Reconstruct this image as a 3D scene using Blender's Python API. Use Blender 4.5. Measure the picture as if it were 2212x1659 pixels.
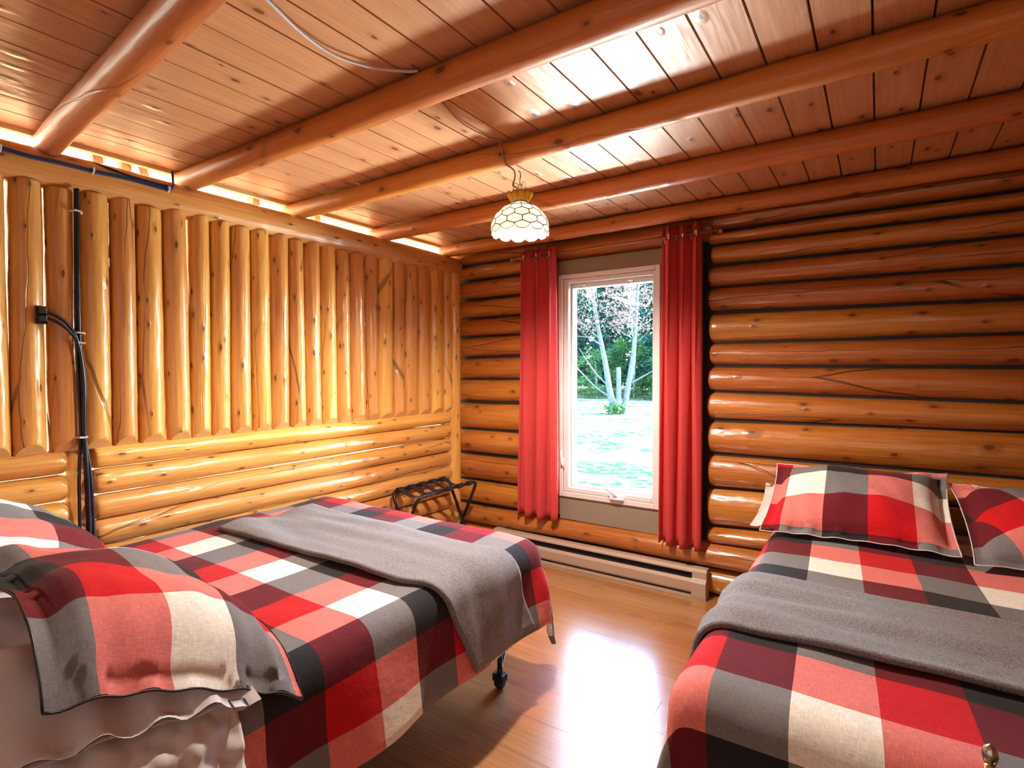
import bpy, bmesh, math, random
from mathutils import Vector, Matrix, noise
PI = math.pi
C = bpy.context.scene.collection
S = bpy.context.scene
for o in list(bpy.data.objects): bpy.data.objects.remove(o)

# ------------------------------------------------------------------ camera
cam = bpy.data.cameras.new('camera'); co = bpy.data.objects.new('camera', cam); C.objects.link(co)
R0, R1, R2 = (0.82765378, 0.56123253, -0.00269635), (0.01336035, -0.02450507, -0.99961043), (-0.56107997, 0.82729532, -0.02777998)
m = Matrix(((R0[0], -R1[0], -R2[0]), (R0[1], -R1[1], -R2[1]), (R0[2], -R1[2], -R2[2]))).to_4x4()
m.translation = (2.7598, -3.2945, 1.35)
co.matrix_world = m
cam.sensor_width = 36; cam.lens = 1168.82/2212*36; cam.clip_start = .02; cam.clip_end = 300
S.camera = co
S.view_settings.view_transform = 'Standard'; S.view_settings.look = 'None'
S.view_settings.gamma = 1; S.view_settings.use_curve_mapping = False
S.view_settings.exposure = 1.0

# ------------------------------------------------------------------ sky, sun, daylight
W = bpy.data.worlds.new('sky'); S.world = W; W.use_nodes = True
nt = W.node_tree; bg = nt.nodes['Background']
sky = nt.nodes.new('ShaderNodeTexSky'); sky.sky_type = 'NISHITA'; sky.sun_disc = False
sky.sun_elevation = math.radians(42); sky.sun_rotation = math.radians(70); sky.altitude = 100
nt.links.new(sky.outputs[0], bg.inputs[0]); bg.inputs[1].default_value = 5.0

def light(name, kind, loc, energy, color, direction=None, **kw):
    l = bpy.data.lights.new(name, kind); l.energy = energy; l.color = color
    for k, v in kw.items(): setattr(l, k, v)
    o = bpy.data.objects.new(name, l); C.objects.link(o); o.location = loc
    if direction is not None: o.rotation_euler = Vector(direction).to_track_quat('-Z', 'Y').to_euler()
    return o
light('sun', 'SUN', (20, 10, 20), 34, (1, .95, .88), (-.74, -.42, -.55), angle=.009)
# daylight thrown up by the sunlit ground right under the window
light('ground_daylight', 'AREA', (1.75, 1.05, -.02), 960, (.93, .95, 1), (0, -.42, 1), shape='RECTANGLE', size=3.3, size_y=1.1)
# unseen fill light added in front of the closed wall behind the camera
light('rear_fill_light', 'AREA', (2.3, -4.25, 1.45), 4, (1, .95, .92), (-.05, 1, -.08), shape='RECTANGLE', size=2.4, size_y=1.5)
# skylit room on the far side of the half-log partition
light('next_room_daylight', 'AREA', (-1.5, -1.6, 2.35), 260, (1, .97, .93), (-.5, 0, 1), shape='RECTANGLE', size=1.2, size_y=2.6)

# ------------------------------------------------------------------ helpers
def tag(o, label=None, cat=None, group=None, kind=None):
    if label: o['label'] = label
    if cat: o['category'] = cat
    if group: o['group'] = group
    if kind: o['kind'] = kind
    return o
def empty(name, loc=(0, 0, 0), **k):
    o = bpy.data.objects.new(name, None); C.objects.link(o); o.location = loc; o.empty_display_size = .1
    bpy.context.view_layer.update()
    return tag(o, **k)
def link(name, me, mats, parent=None, **k):
    o = bpy.data.objects.new(name, me); C.objects.link(o)
    for m_ in (mats if isinstance(mats, (list, tuple)) else [mats]): me.materials.append(m_)
    if parent:
        o.parent = parent; o.matrix_parent_inverse = Matrix.Translation(-parent.location) if parent.parent is None else Matrix.Identity(4)
    return tag(o, **k)
def copy_tree(o, parent=None):
    c = o.copy(); C.objects.link(c); c.parent = parent
    for ch in list(o.children): copy_tree(ch, c)
    return c
class MB:
    """collects shapes, builds one mesh"""
    def __init__(s): s.v = []; s.f = []; s.uv = []; s.mi = []
    def add(s, vs, fs, uvs=None, mi=0):
        b = len(s.v); s.v += [tuple(x) for x in vs]
        for i, f in enumerate(fs):
            s.f.append([b+j for j in f]); s.mi.append(mi)
            s.uv.append(uvs[i] if uvs else [((vs[j][0]+vs[j][2]*.37), (vs[j][1]+vs[j][2]*.91)) for j in f])
        return s
    def box(s, x0, x1, y0, y1, z0, z1, mi=0, M=None):
        vs = [(x, y, z) for x in (x0, x1) for y in (y0, y1) for z in (z0, z1)]
        if M: vs = [M @ Vector(v) for v in vs]
        return s.add(vs, [(0,1,3,2), (4,6,7,5), (0,4,5,1), (2,3,7,6), (0,2,6,4), (1,5,7,3)], mi=mi)
    def tube(s, pts, r, n=10, mi=0, cap=True):
        P = [Vector(p) for p in pts]; N = len(P); rs = r if isinstance(r, (list, tuple)) else [r]*N
        t = (P[1]-P[0]).normalized(); a = t.orthogonal().normalized(); vs = []; us = []; d = 0
        for i in range(N):
            t = ((P[min(i+1, N-1)]-P[max(i-1, 0)])).normalized()
            a = (a-t*a.dot(t)).normalized(); b = t.cross(a)
            if i: d += (P[i]-P[i-1]).length
            for k in range(n):
                an = 2*PI*k/n; vs.append(P[i]+(a*math.cos(an)+b*math.sin(an))*rs[i])
            us.append(d)
        fs = []; uv = []
        for i in range(N-1):
            for k in range(n):
                k2 = (k+1) % n; fs.append((i*n+k, i*n+k2, (i+1)*n+k2, (i+1)*n+k))
                c = 2*PI*rs[i]/n; uv.append([(us[i], k*c), (us[i], (k+1)*c), (us[i+1], (k+1)*c), (us[i+1], k*c)])
        if cap:
            fs += [tuple(range(n))[::-1], tuple((N-1)*n+k for k in range(n))]; uv += [[(0, 0)]*n, [(0, 0)]*n]
        return s.add(vs, fs, uv, mi)
    def lathe(s, prof, c=(0, 0, 0), n=24, mi=0, fn=None):
        vs = []; m_ = len(prof)
        for i, (r, z) in enumerate(prof):
            for k in range(n):
                a = 2*PI*k/n; rr = r*(fn(a, i) if fn else 1); vs.append((c[0]+rr*math.cos(a), c[1]+rr*math.sin(a), c[2]+z))
        return s.add(vs, [(i*n+k, i*n+(k+1) % n, (i+1)*n+(k+1) % n, (i+1)*n+k) for i in range(m_-1) for k in range(n)], mi=mi)
    def grid(s, nu, nv, fn, uvf=None, mi=0, closed=False):
        vs = [fn(i/nu, j/nv) for i in range(nu+1) for j in range(nv+1)]
        fs = []; uv = []
        for i in range(nu):
            for j in range(nv):
                q = [(i, j), (i+1, j), (i+1, j+1), (i, j+1)]
                fs.append([a*(nv+1)+b for a, b in q]); uv.append([(uvf(a/nu, b/nv) if uvf else (a/nu, b/nv)) for a, b in q])
        return s.add(vs, fs, uv, mi)
    def build(s, name, mats, parent=None, smooth=False, bevel=0, solid=0, sub=0, off=1, **k):
        me = bpy.data.meshes.new(name); me.from_pydata(s.v, [], s.f)
        u = me.uv_layers.new(name='UVMap'); i = 0
        for pl, uvs in zip(me.polygons, s.uv):
            for q in uvs: u.data[i].uv = q; i += 1
        for pl, m_ in zip(me.polygons, s.mi): pl.material_index = m_; pl.use_smooth = smooth
        o = link(name, me, mats, parent, **k)
        if bevel:
            b = o.modifiers.new('b', 'BEVEL'); b.width = bevel; b.segments = 2; b.limit_method = 'ANGLE'
        if solid:
            b = o.modifiers.new('s', 'SOLIDIFY'); b.thickness = solid; b.offset = off
        if sub:
            b = o.modifiers.new('u', 'SUBSURF'); b.levels = sub; b.render_levels = sub
        return o

# ------------------------------------------------------------------ materials
def new(name):
    m_ = bpy.data.materials.new(name); m_.use_nodes = True
    return m_, m_.node_tree, m_.node_tree.nodes['Principled BSDF']
def nd(t, kind, **k):
    n = t.nodes.new(kind)
    for a, v in k.items(): setattr(n, a, v)
    return n
def lk(t, a, b): t.links.new(a, b)
def mth(t, op, a, b=None, c=None, clamp=False):
    n = t.nodes.new('ShaderNodeMath'); n.operation = op; n.use_clamp = clamp
    for i, v in enumerate((a, b, c)):
        if v is None: continue
        if isinstance(v, (int, float)): n.inputs[i].default_value = v
        else: t.links.new(v, n.inputs[i])
    return n.outputs[0]
def mixc(t, fac, a, b, typ='MIX'):
    n = t.nodes.new('ShaderNodeMix'); n.data_type = 'RGBA'; n.blend_type = typ
    for i, v in ((0, fac), (6, a), (7, b)):
        if isinstance(v, (int, float)): n.inputs[i].default_value = v
        elif isinstance(v, tuple): n.inputs[i].default_value = (*v, 1)
        else: t.links.new(v, n.inputs[i])
    return n.outputs[2]
def step(t, v, lo, hi, a=0, b=1):
    n = t.nodes.new('ShaderNodeMapRange'); n.clamp = True; n.interpolation_type = 'SMOOTHSTEP'
    t.links.new(v, n.inputs[0])
    for i, x in enumerate((lo, hi, a, b)): n.inputs[i+1].default_value = x
    return n.outputs[0]
def plain(name, col, rough=.6, metal=0, spec=.5, bump=0, bscale=200, coat=0, vary=0, vscale=8):
    m_, t, b = new(name)
    b.inputs['Base Color'].default_value = (*col, 1); b.inputs['Roughness'].default_value = rough
    b.inputs['Metallic'].default_value = metal; b.inputs['Specular IOR Level'].default_value = spec; b.inputs['Coat Weight'].default_value = coat
    tc = nd(t, 'ShaderNodeTexCoord')
    n = nd(t, 'ShaderNodeTexNoise'); n.inputs['Scale'].default_value = vscale; lk(t, tc.outputs['Object'], n.inputs[0])
    if vary: lk(t, mixc(t, n.outputs[0], tuple(c*(1-vary) for c in col), tuple(min(1, c*(1+vary)) for c in col)), b.inputs['Base Color'])
    if bump:
        n2 = nd(t, 'ShaderNodeTexNoise'); n2.inputs['Scale'].default_value = bscale; lk(t, tc.outputs['Object'], n2.inputs[0])
        bp = nd(t, 'ShaderNodeBump'); bp.inputs['Strength'].default_value = bump; bp.inputs['Distance'].default_value = .002
        lk(t, n2.outputs[0], bp.inputs['Height']); lk(t, bp.outputs[0], b.inputs['Normal'])
    return m_
def wood(name, light_, dark_, knot=(.10, .03, .01), rough=.3, coat=.35, kscale=(4.2, 7.5), crack=1.0, knots=1.0, lump=1.0, vary=.22):
    m_, t, b = new(name)
    uv = nd(t, 'ShaderNodeUVMap'); sp = nd(t, 'ShaderNodeSeparateXYZ'); lk(t, uv.outputs[0], sp.inputs[0])
    oi = nd(t, 'ShaderNodeObjectInfo')
    def vec(su, sv, off=0):
        c = nd(t, 'ShaderNodeCombineXYZ')
        lk(t, mth(t, 'MULTIPLY', sp.outputs[0], su), c.inputs[0]); lk(t, mth(t, 'MULTIPLY', sp.outputs[1], sv), c.inputs[1]); c.inputs[2].default_value = off
        return c.outputs[0]
    def nz(su, sv, det=3, off=0, dist=0, ro=.55):
        n = nd(t, 'ShaderNodeTexNoise'); n.inputs['Scale'].default_value = 1; n.inputs['Detail'].default_value = det
        n.inputs['Roughness'].default_value = ro; n.inputs['Distortion'].default_value = dist; lk(t, vec(su, sv, off), n.inputs[0]); return n.outputs[0]
    warp = nz(4, 9, 2, 5)
    grain = nz(3, 90, 4, 0, .25); broad = nz(1.3, 9, 2, 3.3)
    vo = nd(t, 'ShaderNodeTexVoronoi'); vo.voronoi_dimensions = '2D'; vo.inputs['Scale'].default_value = 1; vo.inputs['Randomness'].default_value = 1
    v2 = vec(*kscale); ad = nd(t, 'ShaderNodeVectorMath', operation='ADD'); wv = nd(t, 'ShaderNodeCombineXYZ')
    w_ = mth(t, 'MULTIPLY', mth(t, 'SUBTRACT', warp, .5), .12); lk(t, w_, wv.inputs[0]); lk(t, w_, wv.inputs[1])
    lk(t, v2, ad.inputs[0]); lk(t, wv.outputs[0], ad.inputs[1]); lk(t, ad.outputs[0], vo.inputs[0])
    sc = nd(t, 'ShaderNodeSeparateColor'); lk(t, vo.outputs['Color'], sc.inputs[0])
    on = step(t, sc.outputs[0], .30, .34)
    size = mth(t, 'MULTIPLY_ADD', sc.outputs[1], .055, .035)
    ratio = mth(t, 'DIVIDE', vo.outputs['Distance'], size)
    core = mth(t, 'MULTIPLY', on, step(t, ratio, .75, 1.15, 1, 0)); halo = mth(t, 'MULTIPLY', on, step(t, ratio, 1.0, 3.2, 1, 0))
    f = mth(t, 'ADD', mth(t, 'MULTIPLY', step(t, grain, .3, .72), .6), mth(t, 'MULTIPLY', step(t, broad, .3, .7), .35), clamp=True)
    col = mixc(t, f, light_, dark_)
    rv = mth(t, 'MULTIPLY_ADD', oi.outputs['Random'], vary, 1-vary/2)
    hs = nd(t, 'ShaderNodeHueSaturation'); lk(t, rv, hs.inputs['Value']); lk(t, col, hs.inputs['Color'])
    lk(t, mth(t, 'MULTIPLY_ADD', oi.outputs['Random'], .018, .491), hs.inputs['Hue'])
    col = hs.outputs[0]
    col = mixc(t, mth(t, 'MULTIPLY', halo, .5*knots), col, tuple(c*.75 for c in dark_))
    col = mixc(t, mth(t, 'MULTIPLY', core, .88*knots), col, knot)
    ve = nd(t, 'ShaderNodeTexVoronoi'); ve.voronoi_dimensions = '2D'; ve.feature = 'DISTANCE_TO_EDGE'; ve.inputs['Scale'].default_value = 1
    ad2 = nd(t, 'ShaderNodeVectorMath', operation='ADD'); wv2 = nd(t, 'ShaderNodeCombineXYZ'); lk(t, mth(t, 'MULTIPLY', mth(t, 'SUBTRACT', nz(1.6, 2, 3, 8), .5), .55), wv2.inputs[1])
    lk(t, vec(.30, 4.6, 2), ad2.inputs[0]); lk(t, wv2.outputs[0], ad2.inputs[1]); lk(t, ad2.outputs[0], ve.inputs[0])
    cr = mth(t, 'MULTIPLY', step(t, ve.outputs['Distance'], .003, .012, 1, 0), step(t, nz(.9, 3, 1, 12), .44, .52))
    cr = mth(t, 'MULTIPLY', cr, crack, clamp=True)
    col = mixc(t, mth(t, 'MULTIPLY', cr, .85), col, (.03, .012, .006))
    lk(t, col, b.inputs['Base Color'])
    b.inputs['Coat Weight'].default_value = coat; b.inputs['Coat Roughness'].default_value = rough*.75
    b.inputs['Roughness'].default_value = rough+.12; b.inputs['Specular IOR Level'].default_value = .5
    h = mth(t, 'ADD', mth(t, 'MULTIPLY', nz(5, 14, 2, 20), 1.6*lump), mth(t, 'MULTIPLY', grain, .25))
    h = mth(t, 'SUBTRACT', h, mth(t, 'MULTIPLY', cr, 1.2)); h = mth(t, 'ADD', h, mth(t, 'MULTIPLY', halo, .6*knots))
    bp = nd(t, 'ShaderNodeBump'); bp.inputs['Strength'].default_value = .55; bp.inputs['Distance'].default_value = .006
    lk(t, h, bp.inputs['Height']); lk(t, bp.outputs[0], b.inputs['Normal']); lk(t, bp.outputs[0], b.inputs['Coat Normal'])
    return m_
PAL = {'RR': (.56, .006, .012), 'WW': (.88, .86, .80), 'BB': (.018, .018, .022), 'RW': (.72, .20, .185), 'RB': (.13, .008, .016), 'WB': (.19, .185, .195)}
def plaid(name):
    m_, t, b = new(name)
    uv = nd(t, 'ShaderNodeUVMap'); sp = nd(t, 'ShaderNodeSeparateXYZ'); lk(t, uv.outputs[0], sp.inputs[0])
    a = mth(t, 'FLOOR', mth(t, 'FLOORED_MODULO', sp.outputs[0], 3.0)); c = mth(t, 'FLOOR', mth(t, 'FLOORED_MODULO', sp.outputs[1], 3.0))
    idx = mth(t, 'DIVIDE', mth(t, 'ADD', mth(t, 'MULTIPLY_ADD', a, 3.0, c), .5), 9.0)
    rp = nd(t, 'ShaderNodeValToRGB'); rp.color_ramp.interpolation = 'CONSTANT'; e = rp.color_ramp.elements
    seq = 'WBR'
    for i in range(9):
        k = seq[i//3]+seq[i % 3]; cc = PAL.get(k) or PAL[k[::-1]]
        el = e[i] if i < 2 else e.new(i/9); el.position = i/9; el.color = (*cc, 1)
    lk(t, idx, rp.inputs[0])
    def th(su, sv):
        c_ = nd(t, 'ShaderNodeCombineXYZ'); lk(t, mth(t, 'MULTIPLY', sp.outputs[0], su), c_.inputs[0]); lk(t, mth(t, 'MULTIPLY', sp.outputs[1], sv), c_.inputs[1])
        n = nd(t, 'ShaderNodeTexNoise'); n.inputs['Scale'].default_value = 1; n.inputs['Detail'].default_value = 3; lk(t, c_.outputs[0], n.inputs[0]); return n.outputs[0]
    w = mth(t, 'MULTIPLY', mth(t, 'ADD', th(70, 8), th(8, 70)), .5)
    hs = nd(t, 'ShaderNodeHueSaturation'); lk(t, rp.outputs[0], hs.inputs['Color']); lk(t, step(t, w, .3, .7, .82, 1.18), hs.inputs['Value'])
    lk(t, hs.outputs[0], b.inputs['Base Color']); b.inputs['Roughness'].default_value = .85; b.inputs['Specular IOR Level'].default_value = .2
    b.inputs['Sheen Weight'].default_value = .08
    cw = nd(t, 'ShaderNodeTexNoise'); cw.inputs['Scale'].default_value = 2.2; cw.inputs['Detail'].default_value = 4; lk(t, uv.outputs[0], cw.inputs[0])
    bp = nd(t, 'ShaderNodeBump'); bp.inputs['Strength'].default_value = .5; bp.inputs['Distance'].default_value = .008
    lk(t, mth(t, 'ADD', cw.outputs[0], mth(t, 'MULTIPLY', w, .12)), bp.inputs['Height']); lk(t, bp.outputs[0], b.inputs['Normal'])
    return m_
def cloth(name, col, rough=.9, vary=.15, transl=0, wr=.4, thread=320, wscale=7):
    m_, t, b = new(name); tc = nd(t, 'ShaderNodeTexCoord')
    n = nd(t, 'ShaderNodeTexNoise'); n.inputs['Scale'].default_value = thread; n.inputs['Detail'].default_value = 2; lk(t, tc.outputs['Object'], n.inputs[0])
    n2 = nd(t, 'ShaderNodeTexNoise'); n2.inputs['Scale'].default_value = wscale; n2.inputs['Detail'].default_value = 3; lk(t, tc.outputs['Object'], n2.inputs[0])
    c = mixc(t, step(t, n.outputs[0], .3, .7), tuple(x*(1-vary) for x in col), tuple(min(1, x*(1+vary)) for x in col))
    lk(t, c, b.inputs['Base Color']); b.inputs['Roughness'].default_value = rough; b.inputs['Specular IOR Level'].default_value = .2; b.inputs['Sheen Weight'].default_value = .12
    bp = nd(t, 'ShaderNodeBump'); bp.inputs['Strength'].default_value = wr; bp.inputs['Distance'].default_value = .01
    lk(t, mth(t, 'ADD', n2.outputs[0], mth(t, 'MULTIPLY', n.outputs[0], .08)), bp.inputs['Height']); lk(t, bp.outputs[0], b.inputs['Normal'])
    if transl:
        tr = nd(t, 'ShaderNodeBsdfTranslucent'); lk(t, c, tr.inputs[0]); mx = nd(t, 'ShaderNodeMixShader'); mx.inputs[0].default_value = transl
        lk(t, b.outputs[0], mx.inputs[1]); lk(t, tr.outputs[0], mx.inputs[2]); lk(t, mx.outputs[0], t.nodes['Material Output'].inputs[0])
    return m_
def emis(name, col, s):
    m_, t, b = new(name); b.inputs['Emission Color'].default_value = (*col, 1); b.inputs['Emission Strength'].default_value = s; return m_

M = {}
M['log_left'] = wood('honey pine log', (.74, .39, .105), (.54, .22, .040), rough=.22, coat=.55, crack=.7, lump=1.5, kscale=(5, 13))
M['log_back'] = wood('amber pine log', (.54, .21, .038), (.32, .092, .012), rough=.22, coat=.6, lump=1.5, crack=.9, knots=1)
M['beam'] = wood('orange pine beam', (.58, .205, .038), (.42, .120, .018), rough=.36, coat=.2, crack=.35)
M['plank'] = wood('pine ceiling plank', (.58, .29, .15), (.44, .185, .08), rough=.30, coat=.35, crack=0, kscale=(4.2, 8), lump=.7, vary=.1)
M['cut'] = plain('sawn log end', (.62, .34, .12), .6, vary=.15, vscale=60)
M['pale'] = wood('pale pine board', (.80, .62, .38), (.68, .48, .24), rough=.5, coat=0, crack=0)
M['post_red'] = wood('reddish post', (.38, .12, .04), (.24, .06, .02), rough=.5, coat=0)
M['chink'] = plain('black chinking', (.012, .012, .014), .8, bump=.6, bscale=60)
M['panel'] = plain('taupe wall panel', (.26, .21, .155), .75, bump=.2, bscale=300)
M['vinyl'] = plain('white vinyl', (.72, .68, .68), .35, coat=.2)
M['red'] = cloth('red curtain fabric', (.75, .085, .085), .8, .12, transl=.38, wr=.15)
M['chrome'] = plain('brushed nickel', (.5, .46, .42), .25, 1)
M['rod'] = plain('bronze curtain rod', (.42, .17, .08), .3, .6)
M['heater'] = plain('almond enamel', (.46, .34, .26), .45, spec=.4)
M['dark'] = plain('dark opening', (.02, .016, .022), .7)
M['blackmetal'] = plain('black painted steel', (.012, .012, .016), .3, .3)
M['blackplastic'] = plain('black plastic', (.012, .012, .014), .45)
M['strap'] = cloth('black webbing', (.015, .013, .02), .7)
M['cable'] = plain('black cable jacket', (.012, .014, .03), .25)
M['bluecable'] = plain('blue black cable jacket', (.012, .03, .10), .25)
M['cablewhite'] = plain('white cable jacket', (.62, .60, .62), .4)
M['cablebrown'] = plain('brown lamp cord', (.30, .16, .07), .4)
M['white'] = cloth('white cotton', (.66, .62, .62), .9, .05, wr=.5, thread=500)
M['grey'] = cloth('grey wool', (.205, .195, .205), .95, .35, wr=.7, thread=260, wscale=5)
M['plaid'] = plaid('red white black check cotton')
M['mattress'] = cloth('cream mattress ticking', (.55, .48, .42), .9)
M['brass'] = plain('brass', (.75, .45, .12), .25, 1)
M['darkcloth'] = plain('dark olive leather', (.03, .03, .012), .4)

def glassmat():
    m_, t, b = new('window glass'); t.nodes.remove(b)
    tr = nd(t, 'ShaderNodeBsdfTransparent'); tr.inputs[0].default_value = (.93, .97, .95, 1); gl = nd(t, 'ShaderNodeBsdfGlossy'); gl.inputs['Roughness'].default_value = .02
    fr = nd(t, 'ShaderNodeFresnel'); fr.inputs[0].default_value = 1.3; mx = nd(t, 'ShaderNodeMixShader')
    lk(t, fr.outputs[0], mx.inputs[0]); lk(t, tr.outputs[0], mx.inputs[1]); lk(t, gl.outputs[0], mx.inputs[2]); lk(t, mx.outputs[0], t.nodes['Material Output'].inputs[0])
    return m_
M['glass'] = glassmat()
def shademat(name, col, k):
    m_, t, b = new(name); b.inputs['Base Color'].default_value = (*col, 1); b.inputs['Roughness'].default_value = .2; b.inputs['Coat Weight'].default_value = .5
    tr = nd(t, 'ShaderNodeBsdfTranslucent'); tr.inputs[0].default_value = (*[c*.5 for c in col], 1); mx = nd(t, 'ShaderNodeMixShader'); mx.inputs[0].default_value = k
    lk(t, b.outputs[0], mx.inputs[1]); lk(t, tr.outputs[0], mx.inputs[2]); lk(t, mx.outputs[0], t.nodes['Material Output'].inputs[0]); return m_
M['opal'] = shademat('cream art glass', (.9, .84, .74), .6)
def bulbmat():
    m_, t, b = new('lit clear bulb'); t.nodes.remove(b)
    e = nd(t, 'ShaderNodeEmission'); e.inputs[0].default_value = (1, .88, .72, 1); e.inputs[1].default_value = 12; tr = nd(t, 'ShaderNodeBsdfTransparent'); ad = nd(t, 'ShaderNodeAddShader')
    lk(t, e.outputs[0], ad.inputs[0]); lk(t, tr.outputs[0], ad.inputs[1]); lk(t, ad.outputs[0], t.nodes['Material Output'].inputs[0]); return m_
M['bulb'] = bulbmat()
M['amber'] = shademat('amber art glass', (.75, .42, .02), .5)
M['lead'] = plain('lead came', (.16, .11, .06), .4, .8)
def floormat():
    m_ = wood('laminate floor', (.47, .21, .085), (.34, .125, .045), rough=.16, coat=.6, crack=0, knots=.25, kscale=(1.2, 4), lump=.15, vary=0)
    t = m_.node_tree; b = t.nodes['Principled BSDF']; b.inputs['Roughness'].default_value = .25; b.inputs['Coat Roughness'].default_value = .21; b.inputs['Coat Weight'].default_value = 1; b.inputs['Coat IOR'].default_value = 1.9
    for n in t.nodes:
        if n.type == 'BUMP': n.inputs['Strength'].default_value = .12
    return m_
M['floor'] = floormat()

# ------------------------------------------------------------------ logs
def log(name, p0, p1, r, mats, parent=None, seed=0, r1=None, depth=None, n=22, step_=.05, wob=.004, up=None, endround=.5, cut=None, swell=.035, smooth=True, **k):
    """round log from p0 to p1; r across the wall face, depth = half thickness towards the room"""
    rnd = random.Random(seed); P0, P1 = Vector(p0), Vector(p1); L = (P1-P0).length; t = (P1-P0)/L
    upv = Vector(up) if up else (Vector((0, 0, 1)) if abs(t.z) < .5 else Vector((0, 1, 0)))
    a = (upv-t*upv.dot(t)).normalized(); b = t.cross(a)      # a: across face, b: depth
    r1 = r if r1 is None else r1; depth = depth or r
    ts = [0, .004, .012, .025] + [x*step_ for x in range(1, int(L/step_)) if .03 < x*step_ < L-.03] + [L-.025, L-.012, L-.004, L]
    er = {0: .80, .004: .91, .012: .98}
    vs = []; so = seed*7.31; uo, vo = rnd.uniform(0, 40), rnd.uniform(0, 40)
    for d in ts:
        q = d/L; rr = r+(r1-r)*q
        e = min([1]+[er[x] for x in er if abs(d-x) < 1e-4 or abs(L-d-x) < 1e-4]); e = 1-(1-e)*endround*2
        wa = wob*2*noise.noise(Vector((d*1.1, so, 1))); wb = wob*2*noise.noise(Vector((d*1.1, so, 9)))
        for i in range(n):
            an = 2*PI*i/n
            s_ = 1+swell*noise.noise(Vector((d*2.4, math.cos(an)*.8+so, math.sin(an)*.8)))+swell*.5*noise.noise(Vector((d*7, math.cos(an)*2+so, math.sin(an)*2)))
            vs.append(P0+t*d+a*(math.cos(an)*rr*s_*e+wa)+b*(math.sin(an)*depth*(rr/max(r, r1) if depth == r else 1)*s_*e+wb))
    fs = []; uv = []; c = 2*PI*max(r, depth)/n; N = len(ts)
    for i in range(N-1):
        for j in range(n):
            fs.append((i*n+j, i*n+(j+1) % n, (i+1)*n+(j+1) % n, (i+1)*n+j))
            uv.append([(ts[i]+uo, j*c+vo), (ts[i]+uo, (j+1)*c+vo), (ts[i+1]+uo, (j+1)*c+vo), (ts[i+1]+uo, j*c+vo)])
    mb = MB(); mb.add(vs, fs, uv, 0)
    mb.f += [list(range(n))[::-1], [(N-1)*n+j for j in range(n)]]; mb.mi += [1, 1]; mb.uv += [[(0, 0)]*n]*2
    if cut is None: return mb.build(name, mats, parent, smooth=smooth, **k)
    o = mb.build(name, mats, parent, smooth=smooth, **k)
    bm = bmesh.new(); bm.from_mesh(o.data)
    for (pt, no) in cut:
        g = bm.verts[:]+bm.edges[:]+bm.faces[:]
        res = bmesh.ops.bisect_plane(bm, geom=g, plane_co=pt, plane_no=no, clear_outer=True)
        ed = [e_ for e_ in res['geom_cut'] if isinstance(e_, bmesh.types.BMEdge)]
        f_ = bmesh.ops.contextual_create(bm, geom=ed)['faces'] if ed else []
        for q in f_: q.material_index = 1; q.smooth = False
    bm.normal_update(); bm.to_mesh(o.data); bm.free()
    return o
LL = [M['log_left'], M['cut']]; LB = [M['log_back'], M['cut']]; BM_ = [M['beam'], M['cut']]

# ------------------------------------------------------------------ floor and ceiling
mb = MB(); rnd = random.Random(5); k = 0; y = -4.4
while y < .1:
    x = -.1-rnd.random()*1.0
    while x < 4.6:
        x1 = x+1.25; xa, xb = max(x, -.1)+.0006, min(x1, 4.6)-.0006; uo, vo = rnd.uniform(0, 30), rnd.uniform(0, 30)
        if xb > xa: mb.add([(xa, y+.0006, 0), (xb, y+.0006, 0), (xb, y+.1894, 0), (xa, y+.1894, 0)], [(0, 1, 2, 3)], [[(uo, vo), (uo+xb-xa, vo), (uo+xb-xa, vo+.19), (uo, vo+.19)]])
        x = x1
    y += .19
mb.box(-.1, 4.6, -4.4, .1, -.1, -.002, mi=1)
mb.build('floor', [M['floor'], M['dark']], kind='structure')

mb = MB(); x = .795-.1384*6
while x < 4.6:
    uo, vo = rnd.uniform(0, 30), rnd.uniform(0, 30); g = .0035; z = 2.30+rnd.uniform(-.0012, .0012)
    x0_, x1_ = max(x, -.045)+g, x+.1384-g
    mb.add([(x0_, -4.4, z), (x1_, -4.4, z), (x1_, .15, z), (x0_, .15, z), (x0_-.003, -4.4, z+.02), (x1_+.003, -4.4, z+.02), (x1_+.003, .15, z+.02), (x0_-.003, .15, z+.02)],
           [(0, 3, 2, 1), (0, 4, 7, 3), (1, 2, 6, 5)],
           [[(uo, vo), (uo+4.55, vo), (uo+4.55, vo+.13), (uo, vo+.13)], [(uo, vo)]*4, [(uo, vo)]*4])
    x += .1384
mb.box(-.045, 4.6, -4.4, .15, 2.312, 2.36, mi=1)
mb.build('ceiling', [M['plank'], M['dark']], kind='structure')
mb = MB().box(-.075, -.047, -4.4, .12, 2.285, 2.40)
mb.build('trim_1', M['pale'], kind='structure')

# ------------------------------------------------------------------ left wall: half-log partition
wl = empty('wall_left', (0, -2, 0), kind='structure')
ys = [-2.84, -2.75, -2.66, -2.55, -2.44, -2.33, -2.23, -2.12, -2.01, -1.91, -1.81, -1.70, -1.59, -1.48, -1.38, -1.27, -1.16, -1.06, -.94, -.83, -.70, -.59, -.46, -.33, -.19, -.075]
ys = [-4.35+.125*i for i in range(13)] + ys[1:]
for i in range(len(ys)-1):
    a, b = ys[i], ys[i+1]; w = (b-a)/2; ce = (a+b)/2; rnd = random.Random(i+3)
    zt = 2.078+rnd.uniform(-.012, .008); lean = rnd.uniform(-.005, .005)
    log('upright_log', (0, ce-lean, 1.020), (0, ce+lean, zt+.01), w*rnd.uniform(.985, 1.01), LL, wl, seed=100+i, r1=w*rnd.uniform(.94, 1.0), depth=.058, n=24, wob=.003,
        up=(0, 1, 0), endround=.15, swell=.03, cut=[((.028, ce, 1.02), (.80, 0, -.60))])
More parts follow.
